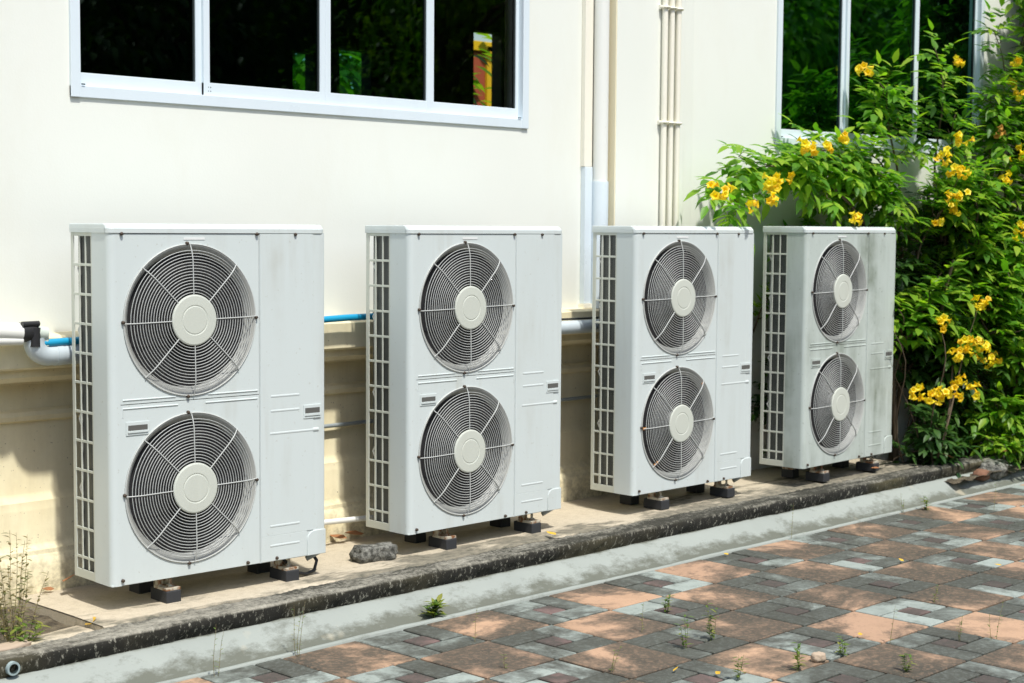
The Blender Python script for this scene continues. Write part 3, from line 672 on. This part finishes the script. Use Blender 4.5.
# ------------------------------------------------------------------ flowering shrub
SH = thing('flowering_shrub', 'tall green shrub with yellow trumpet flowers at the right end of the wall', 'shrub', (9.3, 5.25, .1))
rg = random.Random(21); base = Vector((9.3, 5.25, .1))
lf = MB(); wd_ = MB(); fl_pts = []
def branch(p0, p1, sag, r0, r1, n=10):
    p0, p1 = Vector(p0), Vector(p1); pts = []
    jx = Vector((rg.uniform(-.05, .05), rg.uniform(-.05, .05), 0))
    for k in range(n+1):
        t = k/n; p = p0.lerp(p1, t) + Vector((0, 0, sag))*4*t*(1-t) + jx*sin(t*PI*2)
        pts.append(p)
    wd_.tube([p - base for p in pts], [r0 + (r1-r0)*k/n for k in range(n+1)], 6); return pts
def twig_leaves(pts, t0, step, L, mi=0, both=True):
    """leaves in opposite pairs along a twig"""
    tot = sum((pts[i+1]-pts[i]).length for i in range(len(pts)-1)); s = tot*t0; rot = rg.uniform(0, PI)
    while s < tot:
        acc = 0
        for i in range(len(pts)-1):
            l = (pts[i+1]-pts[i]).length
            if acc + l >= s: p = pts[i].lerp(pts[i+1], (s-acc)/l); d = (pts[i+1]-pts[i]).normalized(); break
            acc += l
        u = d.orthogonal().normalized(); w = d.cross(u); rot += PI/2 + rg.uniform(-.3, .3)
        for sg in (1, -1):
            o = (u*cos(rot) + w*sin(rot))*sg
            dd = o + d*.7 + Vector((-.1, -.25, .15))
            compound(lf, p - base, dd, Vector((0, -.35, 1)), L*rg.uniform(.75, 1.2), rg, rg.choice((2, 3, 3)), mi)
        s += step*rg.uniform(.8, 1.25)
    compound(lf, pts[-1] - base, d + Vector((0, -.2, .2)), Vector((0, -.3, 1)), L, rg, 3, mi)
def spray(p0, p1, sag, ntw, tl, L=.15, mi=0, t0=.35, r0=.010):
    pts = branch(p0, p1, sag, r0, .003, 12); twig_leaves(pts[-6:], 0.1, .085, L, mi)
    for k in range(ntw):
        t = t0 + (1-t0)*(k + rg.random())/ntw; q = pts[min(11, int(t*12))]
        d = (pts[-1]-pts[-4]).normalized() + Vector((rg.uniform(-1, .8), rg.uniform(-1, .5), rg.uniform(-.5, .9)))
        e = q + d.normalized()*tl*rg.uniform(.6, 1.2); tp = branch(q, e, -.02, .004, .002, 5); twig_leaves(tp, .2, .080, L, mi)
    return pts
# arching sprays over the last unit (x, y, z tips)
stems = [(9.0, 5.3), (9.15, 5.15), (9.4, 5.35), (9.6, 5.2), (9.9, 5.3), (10.2, 5.15), (9.3, 5.0), (8.8, 5.15)]
def root(k): x, y = stems[k % len(stems)]; return (x + rg.uniform(-.08, .08), y + rg.uniform(-.08, .08), .08)
for k in range(8): branch(root(k), (stems[k][0] + rg.uniform(-.3, .3), stems[k][1] + rg.uniform(-.2, .1), rg.uniform(1.2, 1.7)), .0, .02, .010, 12)
over = [((8.6, 5.2, 1.4), (6.98, 5.25, 1.79), .30), ((8.75, 5.3, 1.35), (7.28, 5.25, 1.86), .34), ((8.8, 5.3, 1.4), (7.55, 5.30, 1.92), .28), ((8.8, 5.25, 1.45), (7.75, 5.2, 1.98), .24), ((8.9, 5.25, 1.4), (7.95, 5.2, 1.97), .22),
        ((9.0, 5.25, 1.45), (8.25, 5.2, 2.0), .2), ((9.0, 5.3, 1.3), (8.35, 5.2, 1.85), .15), ((8.9, 5.25, 1.4), (8.30, 5.15, 1.85), .1)]
for p0, p1, sg in over: spray(p0, p1, sg, 4, .24, .175)
# sprigs rising in front of the window
for p1, nt in (((8.50, 5.15, 2.45), 5), ((8.95, 5.1, 2.70), 3), ((9.05, 5.05, 2.2), 3), ((9.5, 5.0, 2.85), 4), ((9.5, 5.0, 2.4), 4)):
    spray((p1[0]+.25, p1[1]+.05, 1.5), p1, .08, nt, .18, .17)
# body right of the last unit
def fill(n, xr, yr, zr, tl, L, mi, nt=4):
    for _ in range(n):
        x, y, z = rg.uniform(*xr), rg.uniform(*yr), rg.uniform(*zr)
        p1 = Vector((x, y, z)); p0 = Vector((x + rg.uniform(-.15, .35), y + .15, max(.1, z - rg.uniform(.3, .6))))
        spray(p0, p1, .03, nt, tl, L, mi, .3, .007)
fill(15, (8.75, 9.8), (4.9, 5.25), (1.2, 1.95), .24, .18, 0)
fill(15, (9.6, 10.7), (4.7, 5.15), (1.3, 3.3), .26, .19, 0)
fill(15, (8.65, 9.9), (4.85, 5.15), (.75, 1.35), .24, .18, 0)
fill(13, (9.3, 10.4), (4.68, 5.0), (.3, .95), .24, .17, 0)
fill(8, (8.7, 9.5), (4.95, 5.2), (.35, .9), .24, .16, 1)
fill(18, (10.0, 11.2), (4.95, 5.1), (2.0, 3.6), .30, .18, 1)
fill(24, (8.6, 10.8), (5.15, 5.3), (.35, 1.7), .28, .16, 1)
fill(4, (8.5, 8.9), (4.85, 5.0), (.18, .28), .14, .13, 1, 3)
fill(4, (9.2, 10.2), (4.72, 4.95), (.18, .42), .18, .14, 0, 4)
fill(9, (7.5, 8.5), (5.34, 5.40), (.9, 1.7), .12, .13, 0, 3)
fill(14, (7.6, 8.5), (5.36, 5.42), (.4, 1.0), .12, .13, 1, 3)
for k in range(26):
    x0, y0 = rg.uniform(8.6, 10.2), rg.uniform(4.85, 5.3); branch((x0, y0, .08), (x0 + rg.uniform(-.5, .5), y0 + rg.uniform(-.25, .15), rg.uniform(.3, 1.3)), rg.uniform(-.05, .1), rg.uniform(.004, .011), .002, 8)
lf.build('foliage', [M['leaf'], M['leaf_dark']], SH); wd_.build('branches', M['bark'], SH)
FL = [(6.514, 4.947, 1.785, 2), (6.553, 4.937, 1.74, 2), (6.665, 4.958, 1.763, 2), (7.357, 4.941, 2.004, 7), (7.532, 4.935, 2.028, 4), (7.696, 4.958, 2.085, 6), (7.149, 4.994, 1.837, 8), (7.065, 4.986, 1.793, 6), (7.01, 4.946, 1.733, 4), (6.828, 4.949, 1.699, 2), (7.814, 4.937, 1.652, 7), (9.486, 4.85, 2.645, 2), (9.565, 4.85, 2.45, 3), (8.583, 4.85, 1.63, 2)]
FLW = [(7.914, 4.95, 2.477, 5), (8.986, 4.95, 2.606, 5), (9.662, 4.95, 2.538, 5), (8.813, 4.854, 2.126, 9), (8.65, 4.853, 2.006, 6), (8.618, 4.728, 1.925, 9), (8.587, 4.732, 1.771, 9), (8.757, 4.837, 1.703, 7), (9.374, 4.823, 1.894, 6), (9.558, 4.814, 2.075, 7), (9.504, 4.763, 1.562, 7), (9.077, 4.805, 1.116, 10), (8.594, 4.805, 1.017, 6), (8.897, 4.801, 0.871, 9), (8.681, 4.742, 0.83, 7), (8.956, 4.78, 0.894, 8), (9.063, 4.775, 0.821, 9), (9.271, 4.821, 0.751, 8), (8.892, 4.859, 0.658, 6), (8.397, 4.853, 0.613, 6), (8.472, 4.796, 0.594, 8), (8.589, 4.782, 0.575, 8), (8.662, 4.758, 0.59, 6), (8.869, 4.725, 0.608, 5), (9.099, 4.724, 2.183, 4)]
for k, (x, y, z, n_) in enumerate(FL + FLW):
    o = flower_cluster('flower_cluster', Vector((x, y, z)) - base, rg, n_ + 2, .022 + .0025*n_, SH, old=(k == len(FL)+len(FLW)-1))

# ------------------------------------------------------------------ weeds, sprouts, litter
def weed(name, label, loc, h, n, seed, mt, spread=.03, leaf=.012, nl=8, cat='weed', group=None, lean=0, lm=None, thick=.0011):
    g = random.Random(seed); st = MB(); lv = MB()
    for _ in range(n):
        dx, dy = g.uniform(-1, 1)*spread, g.uniform(-1, 1)*spread; hh = h*g.uniform(.6, 1.0)
        pts = [Vector((dx*(.3+.7*t) + lean*t*t*hh + .012*sin(5*t+dx*90)*h, dy*(.3+.7*t), hh*t)) for t in [k/6 for k in range(7)]]
        st.tube(pts, [thick*(1-.6*k/6) for k in range(7)], 5)
        for k in range(nl):
            t = .12 + .88*k/nl; i = min(5, int(t*6)); p = pts[i].lerp(pts[i+1], t*6-i); a = g.uniform(0, 2*PI)
            leaflet(lv, p, Vector((cos(a), sin(a), g.uniform(.1, .8))), Vector((0, 0, 1)), leaf*g.uniform(.6, 1.4), leaf*.5, 0, .2)
    t = thing(name, label, cat, loc, 0, group); st.build('stem', mt, t)
    if lv.v: lv.build('leaves', lm or M['weed_leaf'], t)
    return t
weed('weed', 'tall dry spindly weeds growing at the left edge against the plinth', (2.70, 5.04, .10), .42, 15, 4, M['dry_stem'], .13, .024, 26, group=None, lm=M['weed_dry'], thick=.0016)
weed('weed', 'low leafy green weed at the foot of the tall dry weeds', (2.70, 4.98, .11), .10, 10, 5, M['stem_green'], .09, .035, 6)
weed('weed_sprout', 'tall thin grass stalk at the gutter near the bottom left', (3.200, 4.548, -.005), 0.262, 2, 30, M['dry_stem'], 0.035, 0.013, 9, lean=.12, group='weeds sprouting from the paving')
weed('weed_sprout', 'pair of thin stalks with tiny buds in front of the first air conditioner', (3.574, 4.565, -.005), 0.220, 3, 31, M['dry_stem'], 0.035, 0.013, 9, lean=.12, group='weeds sprouting from the paving')
weed('weed_sprout', 'bright green sprout at the gutter edge below the second air conditioner', (4.315, 4.643, -.005), 0.089, 4, 32, M['stem_green'], 0.020, 0.050, 12, group='weeds sprouting from the paving')
weed('weed_sprout', 'single dark stalk on the leftmost front orange tile', (4.166, 4.248, -.005), 0.144, 1, 33, M['dry_stem'], 0.035, 0.013, 9, lean=.12, group='weeds sprouting from the paving')
weed('weed_sprout', 'lone upright stalk between orange tile and grey slab, left of the green sprout', (4.738, 3.902, -.005), 0.125, 1, 34, M['dry_stem'], 0.035, 0.013, 9, lean=.12, group='weeds sprouting from the paving')
weed('weed_sprout', 'forked pale weed left of the tallest green sprout on the paving', (4.674, 3.635, -.005), 0.150, 3, 35, M['stem_green'], 0.020, 0.024, 9, group='weeds sprouting from the paving')
weed('weed_sprout', 'tallest leafy green sprout in the middle of the paving', (4.838, 3.638, -.005), 0.161, 4, 36, M['stem_green'], 0.020, 0.024, 9, group='weeds sprouting from the paving')
weed('weed_sprout', 'small green and yellow sprout on the maroon square', (5.060, 4.041, -.005), 0.103, 3, 37, M['stem_green'], 0.020, 0.024, 9, group='weeds sprouting from the paving')
weed('weed_sprout', 'grassy tuft at the bottom edge right of centre', (4.466, 3.248, -.005), 0.105, 3, 38, M['stem_green'], 0.020, 0.024, 9, group='weeds sprouting from the paving')
weed('weed_sprout', 'green tuft just left of the small tan stone', (4.726, 3.171, -.005), 0.121, 4, 39, M['stem_green'], 0.020, 0.024, 9, group='weeds sprouting from the paving')
weed('weed_sprout', 'small grass tuft right of the tan stone', (5.015, 3.169, -.005), 0.089, 3, 40, M['stem_green'], 0.020, 0.024, 9, group='weeds sprouting from the paving')
weed('weed_sprout', 'tall thin stalk on the paving right of the tan stone', (5.289, 3.140, -.005), 0.229, 1, 41, M['dry_stem'], 0.035, 0.013, 9, lean=.12, group='weeds sprouting from the paving')
weed('weed_sprout', 'low grass on the dark tile at the lower right', (4.979, 2.889, -.005), 0.089, 3, 42, M['stem_green'], 0.020, 0.024, 9, group='weeds sprouting from the paving')
weed('weed_sprout', 'thin stalk beside the orange tile at the far right', (5.621, 2.881, -.005), 0.169, 2, 43, M['dry_stem'], 0.035, 0.013, 9, lean=.12, group='weeds sprouting from the paving')
weed('weed_sprout', 'thin curved stalk growing from the gutter below the last air conditioner', (6.751, 4.582, -.005), 0.194, 1, 44, M['dry_stem'], 0.035, 0.013, 9, lean=.12, group='weeds sprouting from the paving')
weed('weed_sprout', 'short stalk in the gutter near the kerb end', (7.836, 4.578, -.005), 0.123, 2, 45, M['dry_stem'], 0.035, 0.013, 9, lean=.12, group='weeds sprouting from the paving')
weed('weed_sprout', 'tiny yellow flowering weed near the kerb end', (7.979, 4.529, -.005), 0.090, 4, 46, M['stem_green'], 0.020, 0.024, 9, group='weeds sprouting from the paving')
weed('weed_sprout', 'thin stalk on the paving beside the shrub', (8.235, 4.244, -.005), 0.213, 1, 47, M['dry_stem'], 0.035, 0.013, 9, lean=.12, group='weeds sprouting from the paving')
weed('weed_sprout', 'small forked stalk on the orange tile at right', (6.011, 3.368, -.005), 0.093, 2, 48, M['dry_stem'], 0.035, 0.013, 9, lean=.12, group='weeds sprouting from the paving')
weed('weed_sprout', 'branched dry twig upright on the right orange tile', (5.526, 2.973, -.005), 0.131, 2, 49, M['dry_stem'], 0.035, 0.013, 9, lean=.12, group='weeds sprouting from the paving')
weed('weed_sprout', 'faint stalk on the orange tile at bottom centre', (4.224, 3.623, -.005), 0.106, 2, 50, M['dry_stem'], 0.035, 0.013, 9, lean=.12, group='weeds sprouting from the paving')
weed('weed_sprout', 'thin stalk on the grey slab at bottom centre left', (3.996, 3.916, -.005), 0.093, 1, 51, M['dry_stem'], 0.035, 0.013, 9, lean=.12, group='weeds sprouting from the paving')
def fallen(name, label, loc, L, mt, rz, seed, cat='leaf', group=None, up=0.02):
    b = MB(); g = random.Random(seed); p = Vector((-L/2, 0, 0))
    leaflet(b, p, Vector((1, 0, .05)), Vector((0, .25, 1)), L, L*.5, 0, -.12)
    o = b.build(name, mt); o.location = (loc[0], loc[1], loc[2]+up*.3); o.rotation_euler = (g.uniform(-.35, .35), g.uniform(-.2, .2), rz); return tag(o, label, cat, group)
fallen('fallen_leaf', 'large yellow fallen leaf on the kerb below the second air conditioner', (5.300, 4.911, .158), 0.075, M['leaf_yellow'], 1.39, 0, group='fallen leaves and petals', up=.03)
fallen('fallen_leaf', 'curled orange leaf at the corner of the slab, lower left', (2.995, 5.024, 0.130), 0.100, M['leaf_yellow'], 0.96, 1, group='fallen leaves and petals', up=.03)
fallen('fallen_leaf', 'small yellow leaf on the soil beside the slab', (2.992, 5.297, 0.130), 0.050, M['leaf_yellow'], 1.14, 2, group='fallen leaves and petals', up=.03)
fallen('fallen_leaf', 'tiny yellow petal on the paving near the gutter', (6.133, 4.537, 0.003), 0.030, M['leaf_yellow'], 2.68, 3, group='fallen leaves and petals', up=.03)
fallen('fallen_leaf', 'tiny yellow petal at the corner of an orange tile, right', (6.624, 3.879, 0.003), 0.030, M['leaf_yellow'], 1.58, 4, group='fallen leaves and petals', up=.03)
fallen('fallen_leaf', 'tiny yellow petal on the paving at the far right edge', (6.855, 3.504, 0.003), 0.035, M['leaf_yellow'], 1.68, 5, group='fallen leaves and petals', up=.03)
fallen('fallen_leaf', 'small yellow leaf on the paving right of the tan stone', (5.277, 3.260, 0.003), 0.040, M['leaf_yellow'], 0.71, 6, group='fallen leaves and petals', up=.03)
fallen('fallen_leaf', 'small yellow bloom fallen at bottom centre', (4.384, 3.453, 0.003), 0.035, M['leaf_yellow'], 0.07, 7, group='fallen leaves and petals', up=.03)
fallen('fallen_leaf', 'yellow bloom fallen beside the grassy tuft at the bottom', (4.450, 3.318, 0.003), 0.040, M['leaf_yellow'], 0.98, 8, group='fallen leaves and petals', up=.03)
fallen('fallen_leaf', 'curled brown leaf against the plinth between second and third air conditioners', (6.221, 5.623, 0.170), 0.120, M['leaf_brown'], 0.41, 9, group='fallen leaves and petals', up=.03)
fallen('fallen_leaf', 'smaller brown leaf beside the curled brown leaf', (6.272, 5.569, 0.160), 0.080, M['leaf_brown'], 1.53, 10, group='fallen leaves and petals', up=.03)
fallen('fallen_leaf', 'broad brown leaf behind the stone block', (4.597, 5.471, 0.170), 0.110, M['leaf_brown'], 3.00, 11, group='fallen leaves and petals', up=.03)
fallen('fallen_leaf', 'dark brown leaf by the plinth right of the first air conditioner', (4.517, 5.486, 0.165), 0.090, M['leaf_brown'], 2.02, 12, group='fallen leaves and petals', up=.03)
fallen('fallen_leaf', 'upright brown leaf leaning behind the first air conditioner', (3.139, 5.420, 0.200), 0.100, M['leaf_brown'], 0.55, 13, group='fallen leaves and petals', up=.03)
fallen('fallen_leaf', 'small brown leaf at the foot of the plinth, far left', (3.092, 5.502, 0.155), 0.050, M['leaf_brown'], 2.68, 14, group='fallen leaves and petals', up=.03)
fallen('fallen_leaf', 'dry tan leaf under the shrub', (8.663, 4.779, 0.200), 0.090, M['leaf_brown'], 2.39, 15, group='fallen leaves and petals', up=.03)
fallen('fallen_leaf', 'dead brown leaf on the soil under the shrub', (9.277, 4.752, 0.180), 0.100, M['leaf_brown'], 2.20, 16, group='fallen leaves and petals', up=.03)
fallen('fallen_leaf', 'brown leaf under the last air conditioner', (8.094, 4.926, 0.170), 0.060, M['leaf_brown'], 2.72, 17, group='fallen leaves and petals', up=.03)

# ------------------------------------------------------------------ trees across the yard (they show in the panes) and behind the building
def tree(name, label, loc, h, r, seed):
    g = random.Random(seed); t = thing(name, label, 'tree', loc); b = MB()
    b.tube([(0, 0, 0), (.05, .03, h*.25), (0, 0, h*.5), (.1, 0, h*.8)], [.16, .13, .09, .03], 8)
    for k in range(7):
        a = g.uniform(0, 2*PI); b.tube([(0, 0, h*(.3+.06*k)), (cos(a)*r*.4, sin(a)*r*.4, h*(.45+.06*k)), (cos(a)*r*.8, sin(a)*r*.8, h*(.5+.06*k))], [.06, .04, .015], 6)
    b.build('trunk', M['bark'], t); c = MB()
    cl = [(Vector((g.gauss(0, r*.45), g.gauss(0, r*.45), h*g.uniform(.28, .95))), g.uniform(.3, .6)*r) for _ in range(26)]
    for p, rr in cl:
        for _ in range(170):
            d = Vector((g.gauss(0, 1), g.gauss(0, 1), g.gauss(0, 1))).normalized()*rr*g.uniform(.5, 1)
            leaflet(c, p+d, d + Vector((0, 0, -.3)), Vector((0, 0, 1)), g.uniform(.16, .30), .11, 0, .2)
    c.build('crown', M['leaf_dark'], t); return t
T0 = tree('garden_tree', 'leafy dark tree across the yard mirrored in the panes, left end', (2.0, -9.5, -.06), 6.5, 2.6, 1)
for k, (x, y, s, rz, lb) in enumerate([(5.8, -10.5, 1.15, 1.2, 'second'), (9.8, -9.0, 1.0, 2.6, 'third'), (14.0, -10.0, 1.2, 4.0, 'fourth'), (18.5, -8.5, 1.05, 5.0, 'fifth'), (23.5, -9.5, 1.25, .6, 'sixth'), (28.5, -7.5, 1.1, 3.1, 'seventh'), (34, -6, 1.3, 1.0, 'eighth'), (40, -4, 1.3, 2.0, 'ninth')]):
    t = copy_tree(T0); t.location = (x, y, -.06); t.scale = (s, s, s); t.rotation_euler = (0, 0, rz); t['label'] = 'leafy dark tree across the yard mirrored in the panes, %s from left' % lb
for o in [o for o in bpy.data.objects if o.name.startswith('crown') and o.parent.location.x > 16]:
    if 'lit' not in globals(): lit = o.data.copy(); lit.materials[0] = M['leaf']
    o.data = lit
for o in [o for o in bpy.data.objects if o.name.startswith('garden_tree')]: o['group'] = 'trees across the yard'
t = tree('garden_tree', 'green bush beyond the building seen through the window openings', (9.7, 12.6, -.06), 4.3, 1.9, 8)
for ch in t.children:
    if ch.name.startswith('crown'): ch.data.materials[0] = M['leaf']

b = MB(); g = random.Random(5)  # unseen backdrop added to keep bright sky out of the pane reflections
nx, nz = 110, 14; vs = []
for i in range(nx+1):
    for j in range(nz+1):
        x = -14 + 74*i/nx; z = 8.5*j/nz
        d = noise.noise(Vector((x*.35, z*.5, 2)))*1.6 + noise.noise(Vector((x*1.3, z*1.3, 5)))*.7
        vs.append((x, -15.5 + .18*max(0, x) + d - .25*z, z*(1 + .18*noise.noise(Vector((x*.4, 0, 9)))) - .1))
b.add(vs, [(i*(nz+1)+j, i*(nz+1)+j+1, (i+1)*(nz+1)+j+1, (i+1)*(nz+1)+j) for i in range(nx) for j in range(nz)], 0, True)
mw = mat('backdrop_foliage', (.02, .05, .015), .9); n = N(mw)
n.color(n.mix(n.ramp(n.noise(1.6, 8, .7, coord='World'), [(.38, 0.0), (.62, 1.0)]), (.015, .05, .012), (.11, .25, .05))); n.bump(n.noise(6, 6, .7, coord='World'), 1, .3)
o = b.build('woodland_backdrop', mw); tag(o, 'dark wooded backdrop added beyond the yard to darken the window reflections', 'woodland_backdrop'); o['kind'] = 'stuff'

# ------------------------------------------------------------------ camera, light, sky
f_ = 1594.48; pit, rol, yaw = R(4.1258), R(.4287), R(45.7123)
c, s = cos(yaw), sin(yaw); cp, sp = cos(pit), sin(pit); cr, sr = cos(rol), sin(rol)
r0 = Vector((c, -s, 0)); F = Vector((s*cp, c*cp, -sp)); u0 = Vector((s*sp, c*sp, cp))
Rt = r0*cr + u0*sr; Up = -r0*sr + u0*cr
cam = bpy.data.cameras.new('camera'); co = bpy.data.objects.new('camera', cam); C.objects.link(co)
mx = Matrix((Rt, Up, -F)).transposed().to_4x4(); mx.translation = (0, 0, 1.5725); co.matrix_world = mx
cam.sensor_width = 36; cam.lens = f_/1024*36; cam.clip_start = .05; cam.clip_end = 400
cam.dof.use_dof = True; cam.dof.focus_distance = 6.4; cam.dof.aperture_fstop = 4.5
S.camera = co
sd = Vector((-.26, -1, 1.85)).normalized()      # towards the sun
el = math.asin(sd.z); az = math.atan2(sd.x, sd.y)
sl = bpy.data.lights.new('sun', 'SUN'); sl.energy = 4.05; sl.angle = R(2.2); sl.color = (1, .97, .91)
so = bpy.data.objects.new('sun', sl); C.objects.link(so); so.rotation_euler = sd.to_track_quat('Z', 'Y').to_euler(); so.location = (0, 0, 8)
w = bpy.data.worlds.new('World'); S.world = w; w.use_nodes = True; nt = w.node_tree
sky = nt.nodes.new('ShaderNodeTexSky'); sky.sky_type = 'NISHITA'; sky.sun_disc = False; sky.sun_elevation = el; sky.sun_rotation = az; sky.dust_density = 2.0
nt.links.new(sky.outputs[0], nt.nodes['Background'].inputs[0]); nt.nodes['Background'].inputs[1].default_value = .17
S.view_settings.view_transform = 'Standard'; S.view_settings.look = 'None'; S.view_settings.exposure = .13; S.view_settings.gamma = 1
S.render.resolution_x = 1024; S.render.resolution_y = 683
S.cycles.use_denoising = True
S.cycles.max_bounces = 8; S.cycles.transparent_max_bounces = 12
